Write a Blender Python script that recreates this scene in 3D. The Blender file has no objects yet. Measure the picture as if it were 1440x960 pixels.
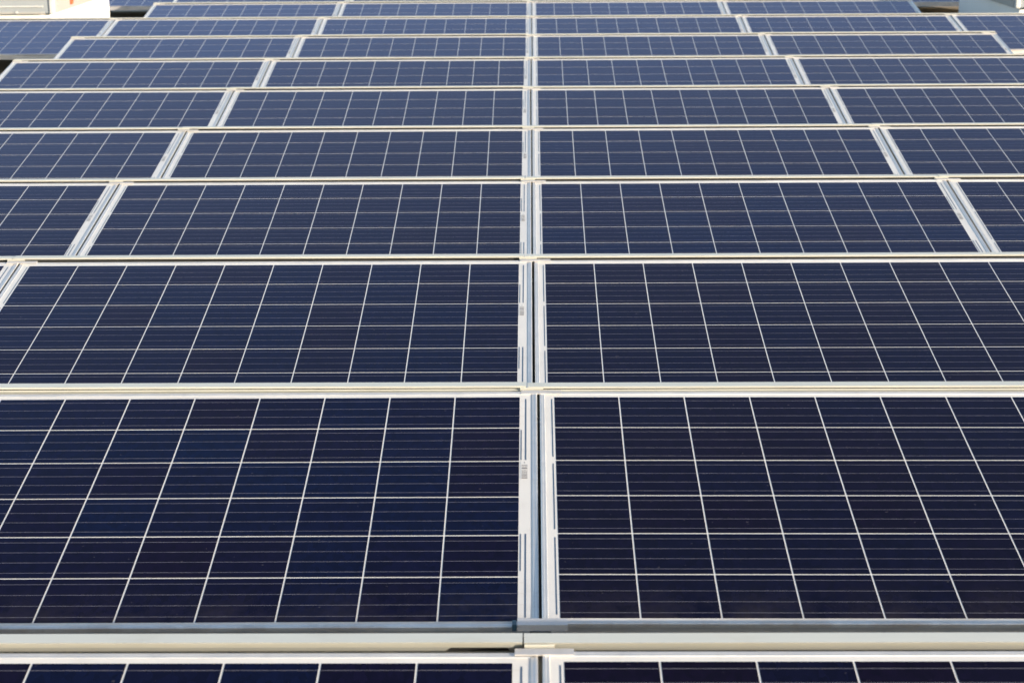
import bpy, bmesh, math, random
from mathutils import Vector, Matrix

random.seed(7)
scene = bpy.context.scene
COL = scene.collection
R = math.radians

# ------------------------------------------------------------------ camera
PITCH, YAW, ROLL = 0.268445, -0.0114334, -0.0066007
fwd = Vector((math.sin(YAW) * math.cos(PITCH), math.cos(YAW) * math.cos(PITCH), -math.sin(PITCH)))
right = Vector((math.cos(YAW), -math.sin(YAW), 0))
up = right.cross(fwd)
r2 = math.cos(ROLL) * right + math.sin(ROLL) * up
u2 = -math.sin(ROLL) * right + math.cos(ROLL) * up
cam_data = bpy.data.cameras.new("camera")
cam_data.sensor_width = 36.0
cam_data.lens = 2501.15 / 1440 * 36
cam_data.clip_start = 0.05
cam_data.clip_end = 6000
cam_data.dof.use_dof = True
cam_data.dof.focus_distance = 4.9
cam_data.dof.aperture_fstop = 9.0
cam = bpy.data.objects.new("camera", cam_data)
COL.objects.link(cam)
m = Matrix(((r2.x, u2.x, -fwd.x), (r2.y, u2.y, -fwd.y), (r2.z, u2.z, -fwd.z))).to_4x4()
m.translation = Vector((-0.00755, 0.0, 1.28818))
cam.matrix_world = m
scene.camera = cam

# ------------------------------------------------------------------ sky, sun, exposure
SUN_EL, SUN_ROT = R(12.6), R(124.0)
world = bpy.data.worlds.new("World")
scene.world = world
world.use_nodes = True
wn = world.node_tree
sky = wn.nodes.new('ShaderNodeTexSky')
sky.sky_type = 'NISHITA'
sky.sun_disc = False
sky.sun_elevation = SUN_EL
sky.sun_rotation = SUN_ROT
sky.air_density = 1.0
sky.dust_density = 2.0
sky.ozone_density = 1.0
wn.links.new(sky.outputs[0], wn.nodes['Background'].inputs[0])
wn.nodes['Background'].inputs[1].default_value = 0.15
sd = bpy.data.lights.new("sun", 'SUN')
sd.energy = 4.1
sd.angle = R(0.5)
sd.color = (1.0, 0.87, 0.71)
sun = bpy.data.objects.new("sun", sd)
COL.objects.link(sun)
to_sun = Vector((math.sin(SUN_ROT) * math.cos(SUN_EL), math.cos(SUN_ROT) * math.cos(SUN_EL), math.sin(SUN_EL)))
sun.rotation_euler = to_sun.to_track_quat('Z', 'Y').to_euler()
sun.location = to_sun * 30
vs = scene.view_settings
vs.view_transform = 'Standard'
vs.look = 'None'
vs.exposure = 1.0
vs.gamma = 1.0
vs.use_curve_mapping = False

# ------------------------------------------------------------------ materials
def new_mat(name):
    mt = bpy.data.materials.new(name)
    mt.use_nodes = True
    nt = mt.node_tree
    return mt, nt, nt.nodes['Principled BSDF']

def N(nt, kind, **kw):
    n = nt.nodes.new(kind)
    for k, v in kw.items():
        if k in n.inputs:
            n.inputs[k].default_value = v
        else:
            setattr(n, k, v)
    return n

def mixcol(nt, fac, a, b, blend='MIX'):
    n = nt.nodes.new('ShaderNodeMix')
    n.data_type = 'RGBA'
    n.blend_type = blend
    for sock, v in ((0, fac), (6, a), (7, b)):
        if isinstance(v, (int, float)):
            n.inputs[sock].default_value = v
        elif isinstance(v, tuple):
            n.inputs[sock].default_value = v if len(v) == 4 else (*v, 1)
        else:
            nt.links.new(v, n.inputs[sock])
    return n.outputs[2]

def mth(nt, op, a, b=None, c=None, clamp=False):
    n = nt.nodes.new('ShaderNodeMath')
    n.operation = op
    n.use_clamp = clamp
    for i, v in enumerate((a, b, c)):
        if v is None:
            continue
        if isinstance(v, (int, float)):
            n.inputs[i].default_value = v
        else:
            nt.links.new(v, n.inputs[i])
    return n.outputs[0]

def low_grime(nt, vec, top, most):
    """blotchy grime that settles at the low edge (object y near 0) of a panel"""
    sp = N(nt, 'ShaderNodeSeparateXYZ')
    tc = N(nt, 'ShaderNodeTexCoord')
    nt.links.new(tc.outputs['Object'], sp.inputs[0])
    n = N(nt, 'ShaderNodeTexNoise', Scale=7.0, Detail=6.0, Roughness=0.7)
    nt.links.new(vec, n.inputs['Vector'])
    edge = N(nt, 'ShaderNodeMapRange', **{'From Min': top, 'From Max': 0.0, 'To Min': 0.0, 'To Max': 1.0})
    nt.links.new(sp.outputs[1], edge.inputs['Value'])
    blot = N(nt, 'ShaderNodeMapRange', **{'From Min': 0.38, 'From Max': 0.70, 'To Min': 0.0, 'To Max': most})
    nt.links.new(n.outputs['Fac'], blot.inputs['Value'])
    return mth(nt, 'MULTIPLY', edge.outputs[0], blot.outputs[0], clamp=True)

def varied(name, base, spread=0.12, scale=6.0, rough=0.5, metal=0.0, stretch=(1, 1, 1), bump=0.0,
           bump_scale=40.0, dirt=None, dirt_amount=0.0, grime=None, spec=0.5, coat=0.0, coat_rough=0.1):
    mt, nt, p = new_mat(name)
    tc = N(nt, 'ShaderNodeTexCoord')
    info = N(nt, 'ShaderNodeObjectInfo')
    mp = N(nt, 'ShaderNodeMapping')
    mp.inputs['Scale'].default_value = stretch
    off = nt.nodes.new('ShaderNodeVectorMath'); off.operation = 'SCALE'
    off.inputs[0].default_value = (17.3, 9.1, 5.7)
    nt.links.new(info.outputs['Random'], off.inputs['Scale'])
    nt.links.new(off.outputs[0], mp.inputs['Location'])
    nt.links.new(tc.outputs['Object'], mp.inputs['Vector'])
    n1 = N(nt, 'ShaderNodeTexNoise', Scale=scale, Detail=5.0, Roughness=0.6)
    nt.links.new(mp.outputs[0], n1.inputs['Vector'])
    lo = tuple(c * (1 - spread) for c in base)
    hi = tuple(min(1, c * (1 + spread)) for c in base)
    rr = N(nt, 'ShaderNodeMapRange', **{'From Min': 0.3, 'From Max': 0.7})
    nt.links.new(n1.outputs['Fac'], rr.inputs['Value'])
    col = mixcol(nt, rr.outputs[0], lo, hi)
    if dirt:
        n2 = N(nt, 'ShaderNodeTexNoise', Scale=scale * 3.1, Detail=8.0, Roughness=0.7)
        nt.links.new(mp.outputs[0], n2.inputs['Vector'])
        r3 = N(nt, 'ShaderNodeMapRange', **{'From Min': 0.52, 'From Max': 0.75, 'To Max': dirt_amount})
        nt.links.new(n2.outputs['Fac'], r3.inputs['Value'])
        col = mixcol(nt, r3.outputs[0], col, dirt)
    if grime:
        col = mixcol(nt, low_grime(nt, mp.outputs[0], grime[0], grime[1]), col, (0.34, 0.25, 0.19))
    nt.links.new(col, p.inputs['Base Color'])
    p.inputs['Metallic'].default_value = metal
    p.inputs['Specular IOR Level'].default_value = spec
    r4 = N(nt, 'ShaderNodeMapRange', **{'From Min': 0.3, 'From Max': 0.7, 'To Min': rough * 0.85, 'To Max': min(1, rough * 1.15)})
    nt.links.new(n1.outputs['Fac'], r4.inputs['Value'])
    nt.links.new(r4.outputs[0], p.inputs['Roughness'])
    p.inputs['Coat Weight'].default_value = coat
    p.inputs['Coat Roughness'].default_value = coat_rough
    if bump:
        nb = N(nt, 'ShaderNodeTexNoise', Scale=bump_scale, Detail=3.0)
        nt.links.new(mp.outputs[0], nb.inputs['Vector'])
        b = N(nt, 'ShaderNodeBump', Strength=bump, Distance=0.004)
        nt.links.new(nb.outputs['Fac'], b.inputs['Height'])
        nt.links.new(b.outputs[0], p.inputs['Normal'])
    return mt

def cell_material():
    mt, nt, p = new_mat("silicon_cell")
    uv = N(nt, 'ShaderNodeUVMap', uv_map="cell_uv")
    tc = N(nt, 'ShaderNodeTexCoord')
    info = N(nt, 'ShaderNodeObjectInfo')
    at = N(nt, 'ShaderNodeAttribute', attribute_name="cell_number")
    # a random value for every cell of every panel
    comb = N(nt, 'ShaderNodeCombineXYZ')
    nt.links.new(at.outputs['Fac'], comb.inputs[0])
    nt.links.new(info.outputs['Random'], comb.inputs[1])
    wn_ = N(nt, 'ShaderNodeTexWhiteNoise', noise_dimensions='3D')
    nt.links.new(comb.outputs[0], wn_.inputs['Vector'])
    sepc = N(nt, 'ShaderNodeSeparateColor')
    nt.links.new(wn_.outputs['Color'], sepc.inputs[0])
    base = mixcol(nt, sepc.outputs[0], (0.0028, 0.0013, 0.0090), (0.0006, 0.0036, 0.0200))
    wr = N(nt, 'ShaderNodeAttribute', attribute_type='OBJECT', attribute_name='tint')
    base = mixcol(nt, mth(nt, 'MULTIPLY', wr.outputs['Fac'], 0.8), base, (0.0030, 0.0015, 0.0058))
    # crystal grains
    mp = N(nt, 'ShaderNodeMapping')
    off = nt.nodes.new('ShaderNodeVectorMath'); off.operation = 'SCALE'
    off.inputs[0].default_value = (31.0, 17.0, 0.0)
    nt.links.new(sepc.outputs[1], off.inputs['Scale'])
    nt.links.new(off.outputs[0], mp.inputs['Location'])
    nt.links.new(tc.outputs['Object'], mp.inputs['Vector'])
    mp.inputs['Scale'].default_value = (1.5, 0.8, 1)
    vor = N(nt, 'ShaderNodeTexVoronoi', Scale=60.0)
    nt.links.new(mp.outputs[0], vor.inputs['Vector'])
    sg = N(nt, 'ShaderNodeSeparateColor')
    nt.links.new(vor.outputs['Color'], sg.inputs[0])
    gr = N(nt, 'ShaderNodeMapRange', **{'To Min': 0.78, 'To Max': 1.28})
    nt.links.new(sg.outputs[0], gr.inputs['Value'])
    grc = N(nt, 'ShaderNodeCombineXYZ')
    for i in range(3):
        nt.links.new(gr.outputs[0], grc.inputs[i])
    base = mixcol(nt, 1.0, base, grc.outputs[0], 'MULTIPLY')
    # light dust film, thicker in drifts
    dn = N(nt, 'ShaderNodeTexNoise', Scale=3.2, Detail=7.0, Roughness=0.65)
    od = nt.nodes.new('ShaderNodeVectorMath'); od.operation = 'SCALE'
    od.inputs[0].default_value = (13.0, 29.0, 3.0)
    nt.links.new(info.outputs['Random'], od.inputs['Scale'])
    ad = nt.nodes.new('ShaderNodeVectorMath'); ad.operation = 'ADD'
    nt.links.new(tc.outputs['Object'], ad.inputs[0]); nt.links.new(od.outputs[0], ad.inputs[1])
    nt.links.new(ad.outputs[0], dn.inputs['Vector'])
    dr = N(nt, 'ShaderNodeMapRange', **{'From Min': 0.35, 'From Max': 0.8, 'To Min': 0.0003, 'To Max': 0.004})
    nt.links.new(dn.outputs['Fac'], dr.inputs['Value'])
    base = mixcol(nt, dr.outputs[0], base, (0.42, 0.38, 0.34))
    base = mixcol(nt, low_grime(nt, ad.outputs[0], 0.16, 0.05), base, (0.40, 0.33, 0.27))
    # specks
    sp = N(nt, 'ShaderNodeTexNoise', Scale=95.0, Detail=2.0)
    nt.links.new(ad.outputs[0], sp.inputs['Vector'])
    spr = N(nt, 'ShaderNodeMapRange', **{'From Min': 0.735, 'From Max': 0.78, 'To Max': 0.10})
    nt.links.new(sp.outputs['Fac'], spr.inputs['Value'])
    base = mixcol(nt, spr.outputs[0], base, (0.4, 0.36, 0.32))
    # four busbars per cell along the length of the panel
    su = N(nt, 'ShaderNodeSeparateXYZ')
    nt.links.new(uv.outputs[0], su.inputs[0])
    v4 = mth(nt, 'MULTIPLY', su.outputs[1], 4.0)
    fr = mth(nt, 'FRACT', v4)
    ds = mth(nt, 'ABSOLUTE', mth(nt, 'SUBTRACT', fr, 0.5))
    bar = mth(nt, 'LESS_THAN', ds, 0.0170)
    bn = N(nt, 'ShaderNodeTexNoise', Scale=1.0, Detail=3.0, Roughness=0.8)
    mb = N(nt, 'ShaderNodeMapping')
    mb.inputs['Scale'].default_value = (34, 26, 1)
    nt.links.new(ad.outputs[0], mb.inputs['Vector'])
    nt.links.new(mb.outputs[0], bn.inputs['Vector'])
    br = N(nt, 'ShaderNodeMapRange', **{'From Min': 0.35, 'From Max': 0.72, 'To Min': 0.6, 'To Max': 1.0})
    nt.links.new(bn.outputs['Fac'], br.inputs['Value'])
    barf = mth(nt, 'MULTIPLY', bar, br.outputs[0])
    base = mixcol(nt, barf, base, (0.17, 0.165, 0.19))
    nt.links.new(base, p.inputs['Base Color'])
    p.inputs['Roughness'].default_value = 0.55
    p.inputs['Specular IOR Level'].default_value = 0.0
    cr = N(nt, 'ShaderNodeMapRange', **{'From Min': 0.3, 'From Max': 0.8, 'To Min': 0.07, 'To Max': 0.15})
    nt.links.new(dn.outputs['Fac'], cr.inputs['Value'])
    # anti-reflective cover glass: weak, slightly violet reflection that grows towards grazing angles
    gl = N(nt, 'ShaderNodeBsdfGlossy')
    gl.inputs['Color'].default_value = (0.85, 0.80, 1.0, 1)
    nt.links.new(cr.outputs[0], gl.inputs['Roughness'])
    fz = N(nt, 'ShaderNodeFresnel', IOR=1.5)
    fac = mth(nt, 'MULTIPLY', mth(nt, 'POWER', fz.outputs[0], 2.0), 4.5, clamp=True)
    mx = N(nt, 'ShaderNodeMixShader')
    nt.links.new(fac, mx.inputs[0])
    nt.links.new(p.outputs[0], mx.inputs[1])
    nt.links.new(gl.outputs[0], mx.inputs[2])
    nt.links.new(mx.outputs[0], nt.nodes['Material Output'].inputs['Surface'])
    return mt

M = {}
M['cell'] = cell_material()
M['backsheet'] = varied("white_backsheet", (0.63, 0.615, 0.585), 0.04, 5, 0.6, coat=1.0, coat_rough=0.15,
                        dirt=(0.42, 0.38, 0.33), dirt_amount=0.25, grime=(0.09, 0.6))
M['frame'] = varied("anodised_aluminium", (0.72, 0.71, 0.69), 0.06, 9, 0.40, 0.68, stretch=(1, 1, 1), bump=0.05,
                    dirt=(0.35, 0.33, 0.30), dirt_amount=0.25, grime=(0.03, 0.75))
M['bracket'] = varied("mill_aluminium", (0.62, 0.60, 0.585), 0.08, 14, 0.5, 0.55, dirt=(0.4, 0.36, 0.32), dirt_amount=0.3)
M['deflector'] = varied("cream_coated_sheet", (0.555, 0.565, 0.52), 0.06, 2.2, 0.5, 0.0, stretch=(1, 3, 3), bump=0.12,
                        bump_scale=3.0, dirt=(0.40, 0.37, 0.28), dirt_amount=0.35)
M['ribbon'] = varied("dark_ribbon", (0.045, 0.075, 0.125), 0.15, 30, 0.5, 0.0, coat=1.0, coat_rough=0.15)
M['tail'] = varied("pale_ribbon", (0.50, 0.47, 0.45), 0.1, 30, 0.5, 0.0, coat=1.0, coat_rough=0.15)
M['label_white'] = varied("label_paper", (0.63, 0.615, 0.585), 0.03, 30, 0.6, coat=1.0, coat_rough=0.15)
M['label_ink'] = varied("label_ink", (0.14, 0.13, 0.13), 0.1, 30, 0.6, coat=1.0, coat_rough=0.15)
M['clip'] = varied("dark_teal_clip", (0.02, 0.055, 0.085), 0.1, 30, 0.5)
M['rail'] = varied("grey_rail", (0.42, 0.42, 0.42), 0.1, 8, 0.5, 0.6)
M['rubber_and_shade'] = varied("black_rubber_and_shade", (0.02, 0.02, 0.02), 0.2, 20, 0.8)  # real rubber pads, plus the painted shade in the deflector slits
M['roof'] = varied("bitumen_roof", (0.29, 0.245, 0.195), 0.25, 1.1, 0.9, bump=0.9, bump_scale=60,
                   dirt=(0.16, 0.14, 0.12), dirt_amount=0.6)
M['ground'] = varied("ground_soil", (0.16, 0.15, 0.10), 0.3, 0.02, 0.95)
M['curb'] = varied("white_curb", (0.84, 0.83, 0.81), 0.03, 1.5, 0.45, dirt=(0.5, 0.46, 0.4), dirt_amount=0.2)
M['lid'] = varied("grey_polycarbonate", (0.29, 0.32, 0.345), 0.05, 2.0, 0.25, coat=0.6, coat_rough=0.1)
M['lid_side'] = varied("grey_lid_profile", (0.34, 0.335, 0.325), 0.05, 2.0, 0.5)
M['trim'] = varied("pale_lid_trim", (0.50, 0.51, 0.51), 0.04, 4, 0.4)
M['latch'] = varied("orange_red_latch", (0.75, 0.10, 0.035), 0.06, 20, 0.45)

# ------------------------------------------------------------------ mesh helpers
class MB:
    """collects faces with a material index and builds ONE mesh object"""
    def __init__(self):
        self.bm = bmesh.new()
    def face(self, pts, mi=0):
        f = self.bm.faces.new([self.bm.verts.new(p) for p in pts])
        f.material_index = mi
        return f
    def box(self, x0, x1, y0, y1, z0, z1, mi=0):
        v = [self.bm.verts.new(p) for p in ((x0, y0, z0), (x1, y0, z0), (x1, y1, z0), (x0, y1, z0),
                                            (x0, y0, z1), (x1, y0, z1), (x1, y1, z1), (x0, y1, z1))]
        for idx in ((3, 2, 1, 0), (4, 5, 6, 7), (0, 1, 5, 4), (1, 2, 6, 5), (2, 3, 7, 6), (3, 0, 4, 7)):
            self.bm.faces.new([v[i] for i in idx]).material_index = mi
    def cyl(self, c, axis, r, h, n=16, mi=0):
        q = Vector(axis).to_track_quat('Z', 'Y').to_matrix().to_4x4()
        q.translation = Vector(c)
        res = bmesh.ops.create_cone(self.bm, cap_ends=True, segments=n, radius1=r, radius2=r, depth=h, matrix=q)
        for v in res['verts']:
            for f in v.link_faces:
                f.material_index = mi
    def extrude(self, prof, x0, x1, thick, mi=0):
        """open profile (y,z) swept along x with a thickness"""
        n = len(prof)
        nor = []
        for i in range(n):
            a = Vector(prof[max(0, i - 1)]); b = Vector(prof[min(n - 1, i + 1)])
            d = (b - a).normalized()
            nor.append(Vector((-d.y, d.x)))
        outer = [Vector(p) for p in prof]
        inner = [Vector(p) - nor[i] * thick for i, p in enumerate(prof)]
        loop = outer + inner[::-1]
        A = [self.bm.verts.new((x0, p.x, p.y)) for p in loop]
        B = [self.bm.verts.new((x1, p.x, p.y)) for p in loop]
        k = len(loop)
        for i in range(k):
            j = (i + 1) % k
            self.bm.faces.new((A[i], A[j], B[j], B[i])).material_index = mi
        for i in range(n - 1):
            self.bm.faces.new((A[i], A[2 * n - 1 - i], A[2 * n - 2 - i], A[i + 1])).material_index = mi
            self.bm.faces.new((B[i], B[i + 1], B[2 * n - 2 - i], B[2 * n - 1 - i])).material_index = mi
    def mesh(self, name, mats, bevel=0.0, segs=2, flat=False):
        if not flat: bmesh.ops.recalc_face_normals(self.bm, faces=self.bm.faces)
        if bevel:
            es = [e for e in self.bm.edges if len(e.link_faces) == 2 and e.calc_face_angle(0) > 0.5]
            bmesh.ops.bevel(self.bm, geom=es, offset=bevel, segments=segs, affect='EDGES', profile=0.5)
        me = bpy.data.meshes.new(name)
        self.bm.to_mesh(me)
        self.bm.free()
        for mt in mats:
            me.materials.append(mt)
        return me

def link(name, data, parent=None):
    o = bpy.data.objects.new(name, data)
    COL.objects.link(o)
    if parent is not None:
        o.parent = parent
    return o

def tag(o, label=None, cat=None, group=None, kind=None):
    if label: o['label'] = label
    if cat: o['category'] = cat
    if group: o['group'] = group
    if kind: o['kind'] = kind
    return o

def copy_tree(root):
    c = root.copy()
    COL.objects.link(c)
    for ch in list(root.children):
        d = ch.copy()
        COL.objects.link(d)
        d.parent = c
        for g in list(ch.children):
            e = g.copy()
            COL.objects.link(e)
            e.parent = d
    return c

# ------------------------------------------------------------------ setting
ROOF_Z = -0.305
b = MB()
b.box(-30, 30, -12, 46, ROOF_Z - 0.6, ROOF_Z)
roof = tag(link("roof", b.mesh("roof", [M['roof']])), "brown grey flat roof surface under the tilted solar panels", "roof", kind="structure")
b = MB()
b.face([(-3000, -3000, -9), (3000, -3000, -9), (3000, 3000, -9), (-3000, 3000, -9)])
tag(link("ground", b.mesh("ground", [M['ground']])), "ground far below the flat roof", "ground", kind="structure")

# ------------------------------------------------------------------ solar panel
CP, GAP = 0.159, 0.0035
PERIOD = 1.67145
SEAM = 0.0072
W = PERIOD - SEAM
ML = 0.03755 - SEAM / 2            # panel edge to first cell (cell line centre)
NX, NY = 10, 6
MT, MBOT = 0.0270, 0.0215
LEN = MT + NY * CP - GAP + MBOT
LIP = 0.0125
FH = 0.035                          # height of the laminate above the frame's underside
TILT = 0.171041
X0, X1 = -W / 2, W / 2

def cell_x(i): return X0 + ML + i * CP
def cell_y(v): return LEN - MT - v * CP

def make_panel():
    root = bpy.data.objects.new("solar_panel", None)
    root.empty_display_size = 0.1
    COL.objects.link(root)
    # frame: mitred ring with a raised, slightly sloped lip and tall outer walls
    b = MB()
    prof = [(0.018, 0.0), (0.018, FH - 0.0062), (0.0, FH - 0.0062), (0.0, FH + 0.0012), (0.0014, FH + 0.0026), (LIP * 0.42, FH + 0.0026), (LIP * 0.52, FH + 0.0020),
            (LIP - 0.0012, FH + 0.0018), (LIP, FH + 0.0002), (LIP, FH - 0.0052), (0.0205, FH - 0.0052), (0.0205, 0.002), (0.045, 0.002), (0.045, 0.0)]
    rings = []
    for (d, z) in prof:
        rings.append([b.bm.verts.new(p) for p in ((X0 + d, d, z), (X1 - d, d, z), (X1 - d, LEN - d, z), (X0 + d, LEN - d, z))])
    k = len(rings)
    for i in range(k):
        a, c = rings[i], rings[(i + 1) % k]
        for j in range(4):
            b.bm.faces.new((a[j], a[(j + 1) % 4], c[(j + 1) % 4], c[j]))
    link("frame", b.mesh("frame", [M['frame']]), root)
    b = MB()
    e = LIP - 0.003
    b.box(X0 + e, X1 - e, e, LEN - e, FH - 0.0045, FH)
    link("backsheet", b.mesh("backsheet", [M['backsheet']]), root)
    # cells
    b = MB()
    uvl = b.bm.loops.layers.uv.new("cell_uv")
    lay = b.bm.faces.layers.float.new("cell_number")
    z = FH + 0.0004
    n = 0
    ch = 0.0012
    for v in range(NY):
        for i in range(NX):
            xa, xb = cell_x(i) + GAP / 2, cell_x(i + 1) - GAP / 2
            yb, ya = cell_y(v) - 0.0, cell_y(v) - (CP - GAP)
            pts = [(xa + ch, ya), (xb - ch, ya), (xb, ya + ch), (xb, yb - ch), (xb - ch, yb), (xa + ch, yb), (xa, yb - ch), (xa, ya + ch)]
            f = b.face([(x, y, z) for x, y in pts])
            f[lay] = n * 0.173 + 0.31
            for lp in f.loops:
                lp[uvl].uv = ((lp.vert.co.x - xa) / (xb - xa), (lp.vert.co.y - ya) / (yb - ya))
            n += 1
    link("cell_grid", b.mesh("cell_grid", [M['cell']], flat=True), root)
    # dark connection ribbons printed along both short margins
    zr = FH + 0.0005
    def strip(xc, w, va, vb, tails=()):
        b = MB()
        ya, yb = cell_y(vb), cell_y(va)
        b.face([(xc - w / 2, ya, zr), (xc + w / 2, ya, zr), (xc + w / 2, yb, zr), (xc - w / 2, yb, zr)])
        for vr in tails:
            for q in (0.125, 0.375, 0.625, 0.875):
                yy = cell_y(vr + q * 0.981)
                xs = cell_x(NX) - GAP / 2
                b.face([(xs, yy - 0.0005, zr), (xc - w / 2, yy - 0.0005, zr), (xc - w / 2, yy + 0.0005, zr), (xs, yy + 0.0005, zr)], 1)
        link("ribbon", b.mesh("ribbon", [M['ribbon'], M['tail']], flat=True), root)
    xe = cell_x(NX) - GAP / 2
    strip(xe + 0.0150, 0.0030, 0.06, 1.95, (0,))
    strip(xe + 0.0045, 0.0022, 1.05, 1.95)
    strip(xe + 0.0150, 0.0030, 3.95, 5.90, (5,))
    strip(xe + 0.0045, 0.0022, 3.95, 4.85)
    xs = cell_x(0) + GAP / 2
    strip(xs - 0.0065, 0.0025, 0.06, 1.88)
    strip(xs - 0.0065, 0.0025, 2.08, 3.88)
    strip(xs - 0.0065, 0.0025, 4.08, 5.90)
    # barcode sticker
    b = MB()
    xl = xe + 0.0125
    yt = cell_y(2.02)
    b.face([(xl - 0.009, yt - 0.078, zr), (xl + 0.009, yt - 0.078, zr), (xl + 0.009, yt, zr), (xl - 0.009, yt, zr)], 0)
    zi = zr + 0.0003
    y = yt - 0.016
    rr = random.Random(3)
    for k_ in range(9):
        h = rr.choice((0.0022, 0.0030, 0.0042, 0.0050))
        b.face([(xl - 0.0065, y - h, zi), (xl + 0.0065, y - h, zi), (xl + 0.0065, y, zi), (xl - 0.0065, y, zi)], 1)
        y -= h + rr.choice((0.0024, 0.0032, 0.0040))
        if y < yt - 0.074: break
    b.face([(xl - 0.0012, yt - 0.008, zi), (xl + 0.0012, yt - 0.008, zi), (xl + 0.0012, yt - 0.004, zi), (xl - 0.0012, yt - 0.004, zi)], 1)
    link("barcode_sticker", b.mesh("barcode_sticker", [M['label_white'], M['label_ink']], flat=True), root)
    return root

ORD = ["front", "second", "third", "fourth", "fifth", "sixth", "seventh", "eighth", "ninth", "tenth", "eleventh", "twelfth"]
OFF = [(0.0047, 0.0004, 0.0027), (0.0086, -0.0002, 0.0042), (-0.0017, 0.0032, 0.0023), (-0.0043, 0.0053, -0.0024),
       (-0.0037, -0.0019, -0.0098), (-0.0075, -0.0107, -0.0032), (-0.0045, -0.0027, -0.001), (0.0037, 0.0052, 0.0),
       (0.0014, -0.0066, 0.003), (0.0033, 0.0079, 0.0041), (-0.040, 0.0, 0.002), (-0.01, 0.0, 0.0)]
Y0, PITCH_Y = 2.68231, 1.46414
COLS = {r: range(-2, 2) for r in range(1, 13)}
COLS[9] = range(-3, 3)
COLS[12] = (-3, -2, 1, 2)

def where(c):
    n = ["first", "second", "third"][-c - 1 if c < 0 else c]
    return f"{n} {'left' if c < 0 else 'right'} of centre seam"

def row_ref(r):
    """world position of the upper cell edge at the row's centre seam"""
    o = OFF[r - 1]
    return Vector((o[0], Y0 + (r - 1) * PITCH_Y + o[1], o[2]))

b = MB()
b.extrude([(0.010, FH - 0.0075), (-0.0032, FH - 0.0075), (-0.0060, 0.0)], X0 + 0.02, X1 - 0.02, 0.0012)
COVER = b.mesh("front_cover", [M['bracket']])
TWEAK = {(2, -1): (R(0.44), R(-0.13), 0.0), (2, 0): (0.0, R(0.17), R(-0.05))}
proto = make_panel()
first = True
for r in range(1, 13):
    ref = row_ref(r)
    for c in COLS[r]:
        o = proto if first else copy_tree(proto)
        first = False
        jx, jy, jz = (random.uniform(-.0007, .0007), random.uniform(-.001, .001), random.uniform(-.0006, .0006))
        t = TWEAK.get((r, c), (R(random.uniform(-.14, .14)), R(random.uniform(-.05, .05)), R(random.uniform(-.03, .03))))
        rot = Matrix.Rotation(t[2], 3, 'Z') @ Matrix.Rotation(TILT + t[0], 3, 'X') @ Matrix.Rotation(t[1], 3, 'Y')
        anchor = Vector((0, LEN - MT, FH))
        target = ref + Vector(((c + 0.5) * PERIOD + jx, jy, jz))
        o.location = target - rot @ anchor
        o.rotation_euler = rot.to_euler()
        tint = {(2, -1): 0.05, (2, 0): 0.75, (3, -1): 0.3, (3, 0): 0.65, (1, -1): 0.2, (1, 0): 0.7}.get((r, c), random.random())
        for ch in o.children:
            if ch.name.startswith("cell_grid"):
                ch['tint'] = tint
            elif ch.name.startswith("barcode"):
                ch.location = (random.uniform(-.0015, .0015), random.uniform(-.014, .010), 0)
        if c in (-3, 2):
            # bent cover sheet closing the low edge of the outermost panels
            fc = link("front_cover", COVER, o)
        if r == 9 and c in (-3, 2):
            lb = f"outermost blue solar panel of the ninth row, standing in front of the {'left' if c < 0 else 'right'} skylight"
        elif r == 12 and c in (-3, 2):
            lb = f"farthest solar panel, mostly hidden beside the inner back corner of the {'left' if c < 0 else 'right'} skylight"
        elif r == 12:
            lb = f"solar panel of the farthest row hidden behind the tenth row, {where(c)}"
        elif r >= 7:
            lb = f"blue grey solar panel in the {ORD[r-1]} row from the front, {where(c)}"
        else:
            lb = f"dark navy solar panel in the {ORD[r-1]} row from the front, {where(c)}"
        tag(o, lb, "solar panel", "blue solar panels tilted in rows on the roof")

# ------------------------------------------------------------------ wind deflector sheets behind each row
FY, FZ = 0.0398, 0.0163             # front fold of the top flange, from the upper cell edge
BY, BZ = 0.0738, 0.0180             # back edge
def deflector_mesh(kind):
    x0, x1 = -PERIOD / 2 + 0.0012, PERIOD / 2 - 0.0012
    back = [(0.150, ROOF_Z + 0.03 + 0.0), (BY + 0.004, BZ - 0.014), (BY, BZ - 0.0015)]
    b = MB()
    if kind == 'tall':
        prof = back + [(FY, FZ), (FY + 0.0300, FZ - 0.0290)]
        b.extrude(prof, x0, x1, 0.0012)
    elif kind == 'notched':
        # same sheet with a shallow cut out of the lip near its right end
        prof = back + [(FY, FZ), (FY + 0.0155, FZ - 0.0150)]
        b.extrude(prof, x0, x1, 0.0012)
        za, zb = FZ - 0.0150, FZ - 0.0290
        ya, yb = FY + 0.0155, FY + 0.0300
        def lip(xa, xb, xa2, xb2):
            b.face([(xa, ya, za), (xb, ya, za), (xb2, yb, zb), (xa2, yb, zb)])
        n0, n1 = x1 - 0.118, x1 - 0.026
        lip(x0, n0, x0, n0 - 0.012)
        lip(n1, x1, n1 + 0.004, x1)
    elif kind == 'hemmed':
        prof = back + [(FY, FZ), (FY + 0.0035, FZ - 0.0036)]
        b.extrude(prof, x0, x1, 0.0012)
        b.extrude([(FY + 0.0065, FZ - 0.0092), (FY + 0.0030, FZ - 0.0094), (FY + 0.0140, FZ - 0.0215)], x0, x1, 0.0012)
    else:
        prof = back + [(FY, FZ), (FY + 0.0036, FZ - 0.0040)]
        b.extrude(prof, x0, x1, 0.0012)
    return b.mesh("wind_deflector", [M['deflector']])

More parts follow.
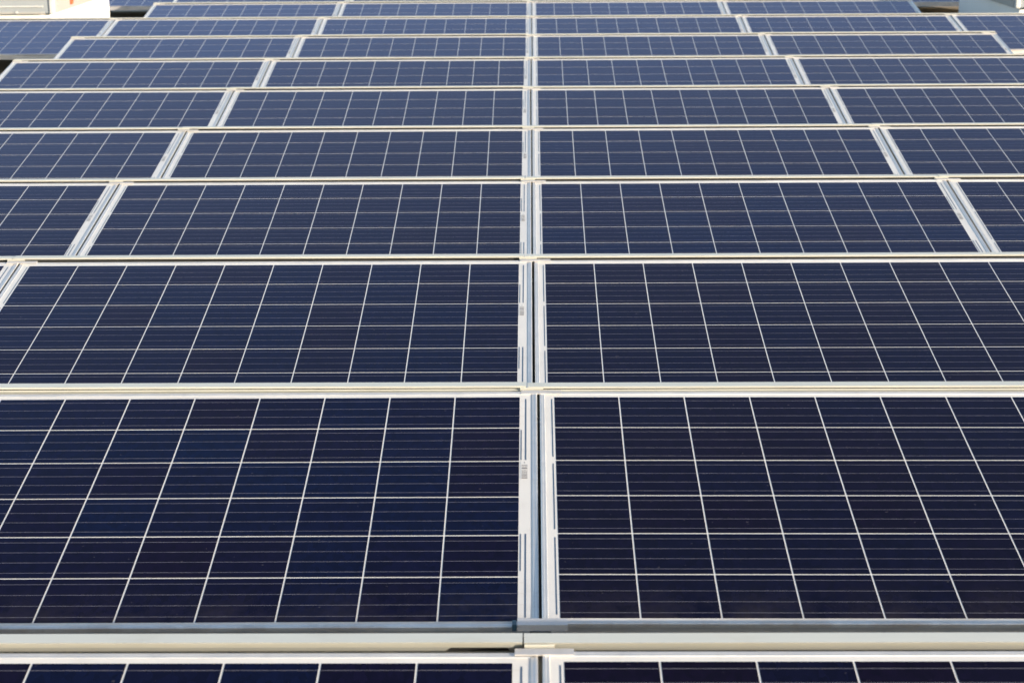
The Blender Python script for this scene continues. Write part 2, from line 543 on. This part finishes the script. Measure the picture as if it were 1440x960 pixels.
def slit_shade_mesh(kind):  # black strip behind the lip, painting the shade inside slit and notch
    x0, x1 = -PERIOD / 2 + 0.0016, PERIOD / 2 - 0.0016
    b = MB()
    if kind in ('tall', 'notched'):
        b.extrude([(FY + 0.009, FZ - 0.005), (FY + 0.0345, FZ - 0.0305)], x0, x1, 0.001)
    else:
        b.extrude([(FY + 0.0075, FZ - 0.0026), (FY + 0.0085, FZ - 0.0045), (FY + 0.018, FZ - 0.035)], x0, x1, 0.001)
    return b.mesh("slit_shade", [M['rubber_and_shade']])
SHADE_MESH = {k: slit_shade_mesh(k) for k in ('tall', 'notched', 'hemmed', 'short')}

DM = {k: deflector_mesh(k) for k in ('tall', 'notched', 'hemmed', 'short')}
for r in range(1, 13):
    ref = row_ref(r)
    for c in COLS[r]:
        kind = 'short'
        if r == 1: kind = 'notched' if c == -1 else 'tall'
        if r == 2: kind = 'hemmed'
        o = link("wind_deflector", DM[kind])
        link("slit_shade", SHADE_MESH[kind], o)
        sh = -0.030 if c > -2 and c < 2 else 0.0
        lim = 0.0
        o.location = ref + Vector(((c + 0.5) * PERIOD - 0.028, random.uniform(-.001, .001), random.uniform(-.0008, .0008) + (0.0012 if (c % 2) else 0)))
        o.rotation_euler = (0, R(random.uniform(-.03, .03)), R(random.uniform(-.03, .03)))
        if c == min(COLS[r]):
            o.location.x += 0.018; o.scale.x = (PERIOD - 0.036) / PERIOD
        elif c == max(COLS[r]):
            o.location.x += 0.012; o.scale.x = (PERIOD + 0.024) / PERIOD
        side = where(c)
        if r == 1 and c == -1:
            lb = "cream metal deflector strip with a dark notch under its lip, behind the front row"
        elif r == 12:
            lb = f"cream metal deflector strip behind the farthest row, {side}"
        else:
            lb = f"cream metal deflector strip behind the {ORD[r-1]} row, {side}"
        tag(o, lb, "deflector", "cream wind deflector strips behind the panel rows")

# ------------------------------------------------------------------ mounting brackets under every seam
def make_bracket(detail):
    root = bpy.data.objects.new("mounting_bracket", None)
    root.empty_display_size = 0.1
    COL.objects.link(root)
    s, cs = math.sin(TILT), math.cos(TILT)
    yf = -LEN * cs                                # front of the panels, from the upper cell edge, roughly
    zf = -(LEN) * s
    b = MB(); b.box(-0.03, 0.03, yf - 0.10, 0.20, ROOF_Z + 0.012, ROOF_Z + 0.045)
    rail = link("base_rail", b.mesh("base_rail", [M['rail']], 0.003), root)
    for yy in (yf + 0.02, -0.42, 0.10):
        b = MB(); b.box(-0.08, 0.08, yy - 0.09, yy + 0.09, ROOF_Z, ROOF_Z + 0.0118)
        link("rubber_pad", b.mesh("rubber_pad", [M['rubber_and_shade']]), rail)
    b = MB(); b.box(-0.02, 0.02, -0.045, -0.005, ROOF_Z + 0.0452, -0.046)
    link("rear_post", b.mesh("rear_post", [M['rail']], 0.002), root)
    # foot at the low edge
    pb = Vector((0, MT - LEN, 0))                 # low panel edge in panel coordinates (y along slope)
    def sl(y, z): return (y * cs - z * s, y * s + z * cs)
    y0, z0 = sl(MT - LEN, -FH)
    b = MB(); b.box(-0.025, 0.025, y0 + 0.01, y0 + 0.05, ROOF_Z + 0.0452, z0 - 0.002)
    link("front_foot", b.mesh("front_foot", [M['rail']], 0.002), root)
    # ridge plate lying on the upper frames
    b = MB()
    ya, za = sl(MT - 0.0125, 0.0031); yb, zb = sl(MT + 0.004, 0.0031)
    yd, zd = sl(MT + 0.004, -0.02)
    b.extrude([(yd, zd), (yb, zb), (ya, za)], -0.042, 0.056, 0.0025)
    link("ridge_plate", b.mesh("ridge_plate", [M['bracket']]), root)
    # tab that closes the slit below the deflector
    b = MB()
    x0, x1 = (-0.026, 0.024) if detail == 'front' else (-0.045, 0.012)
    b.extrude([(FY - 0.0026, FZ - 0.0015), (FY + 0.0060, FZ - 0.0165)], x0, x1, 0.0012)
    link("cover_tab", b.mesh("cover_tab", [M['deflector']]), root)
    # plate round the low frames
    b = MB()
    ya, za = sl(MT - LEN + 0.0165, 0.0031); yb, zb = sl(MT - LEN - 0.0045, 0.0031)
    yd, zd = sl(MT - LEN - 0.0045, -0.0085)
    b.extrude([(ya, za), (yb, zb), (yd, zd)], -0.046, 0.052, 0.0022)
    fp = link("front_plate", b.mesh("front_plate", [M['bracket']]), root)
    b = MB()
    y1, z1 = sl(MT - LEN + 0.008, 0.0032)
    b.box(-0.056, -0.0475, y1 - 0.016, y1 + 0.006, z1 - 0.012, z1 + 0.001)
    link("clip", b.mesh("clip", [M['clip']]), fp)
    return root

BR = {'front': make_bracket('front'), 'plain': make_bracket('plain')}
used = set()
for r in range(1, 13):
    ref = row_ref(r)
    cols = sorted(COLS[r])
    seams = sorted(set([c for c in cols] + [c + 1 for c in cols]))
    for s_ in seams:
        kind = 'front' if r == 1 else 'plain'
        if kind in used:
            o = copy_tree(BR[kind])
        else:
            o = BR[kind]; used.add(kind)
        o.location = ref + Vector((s_ * PERIOD, 0, 0))
        if s_ == min(seams) or s_ == max(seams):
            # end bracket: keep it under the end panel
            o.location.x += 0.047 if s_ == min(seams) else -0.056
        side = "at the centre seam" if s_ == 0 else f"at the {['first','second','third'][abs(s_)-1]} seam {'left' if s_ < 0 else 'right'} of centre"
        name = "farthest" if r == 12 else ORD[r - 1]
        tag(o, f"grey metal mounting bracket of the {name} row {side}", "bracket", "metal brackets joining the solar panels")

# ------------------------------------------------------------------ skylights
def make_skylight(mirror):
    """origin at the curb's front inner corner on the roof; body extends to -x (or +x if mirrored) and +y"""
    sgn = 1 if mirror else -1
    root = bpy.data.objects.new("roof_skylight", None)
    COL.objects.link(root)
    H = 0.016 - ROOF_Z
    WX, DY = 2.3, 2.10
    def bx(b, xa, xb, *rest, mi=0):
        xa, xb = sorted((sgn * xa, sgn * xb))
        b.box(xa, xb, *rest, mi)
    b = MB(); bx(b, 0, WX, 0, DY, 0, H)
    link("curb", b.mesh("curb", [M['curb']], 0.006), root)
    OV = 0.035
    # lid body: grey translucent cover with chamfered top
    b = MB()
    z0, z1, z2 = H + 0.004, H + 0.20, H + 0.29
    xa, xb, ya, yb = -OV + 0.004, WX + OV - 0.004, -OV + 0.004, DY + OV - 0.004
    lv = []
    for z, d in ((z0, 0.0), (z1, 0.0), (z2, 0.16)):
        ring = [(sgn * (xa + d), ya + d, z), (sgn * (xb - d), ya + d, z), (sgn * (xb - d), yb - d, z), (sgn * (xa + d), yb - d, z)]
        lv.append([b.bm.verts.new(p) for p in ring])
    for i in range(2):
        for j in range(4):
            b.bm.faces.new((lv[i][j], lv[i][(j + 1) % 4], lv[i + 1][(j + 1) % 4], lv[i + 1][j]))
    b.bm.faces.new(lv[2]); b.bm.faces.new(lv[0][::-1])
    lid = link("lid", b.mesh("lid", [M['lid']], 0.012, 3), root)
    # raised rail across the front of the lid, and lower skirt
    b = MB(); bx(b, 0.05, WX - 0.05, -OV - 0.006, -OV + 0.010, H + 0.058, H + 0.070)
    link("rail", b.mesh("rail", [M['trim']], 0.003), lid)
    b = MB(); bx(b, 0.04, WX - 0.04, -OV - 0.004, -OV + 0.010, H + 0.003, H + 0.018)
    link("skirt", b.mesh("skirt", [M['lid_side']], 0.002), lid)
    # side profile of the lid
    b = MB(); bx(b, -OV - 0.003, -OV + 0.010, 0.03, DY - 0.03, H + 0.004, H + 0.185)
    side = link("side_profile", b.mesh("side_profile", [M['lid_side']], 0.004), lid)
    b = MB()
    for yy in (0.10, 0.75, 1.40, 2.0):
        b.cyl((sgn * (-OV - 0.004), yy, H + 0.06), (1, 0, 0), 0.008, 0.006, 12)
    link("rivet", b.mesh("rivet", [M['rail']]), side)
    # white corner posts
    b = MB(); bx(b, -OV - 0.008, -OV + 0.034, -OV - 0.010, -OV + 0.036, H + 0.003, H + 0.195)
    link("corner_trim", b.mesh("corner_trim", [M['trim']], 0.010, 3), lid)
    b = MB(); bx(b, WX + OV - 0.034, WX + OV + 0.008, -OV - 0.010, -OV + 0.036, H + 0.003, H + 0.195)
    link("corner_trim", b.mesh("corner_trim", [M['trim']], 0.010, 3), lid)
    b = MB(); b.cyl((sgn * 0.27, -OV - 0.007, H + 0.016), (0, 1, 0), 0.010, 0.012, 14)
    link("screw_cap", b.mesh("screw_cap", [M['trim']]), lid)
    if not mirror:
        b = MB(); bx(b, -OV - 0.022, -OV - 0.0035, 0.50, 0.56, H + 0.038, H + 0.080)
        link("latch", b.mesh("latch", [M['latch']], 0.004), lid)
    return root

sl = make_skylight(False)
sl.location = (-3.985, 14.90, ROOF_Z)
tag(sl, "white roof skylight with grey lid and small orange red latch, at the left edge", "skylight", "white skylight boxes on the roof")
sr = make_skylight(True)
sr.location = (4.020, 14.90, ROOF_Z)
tag(sr, "white roof skylight with its near side in shade, at the right edge", "skylight", "white skylight boxes on the roof")
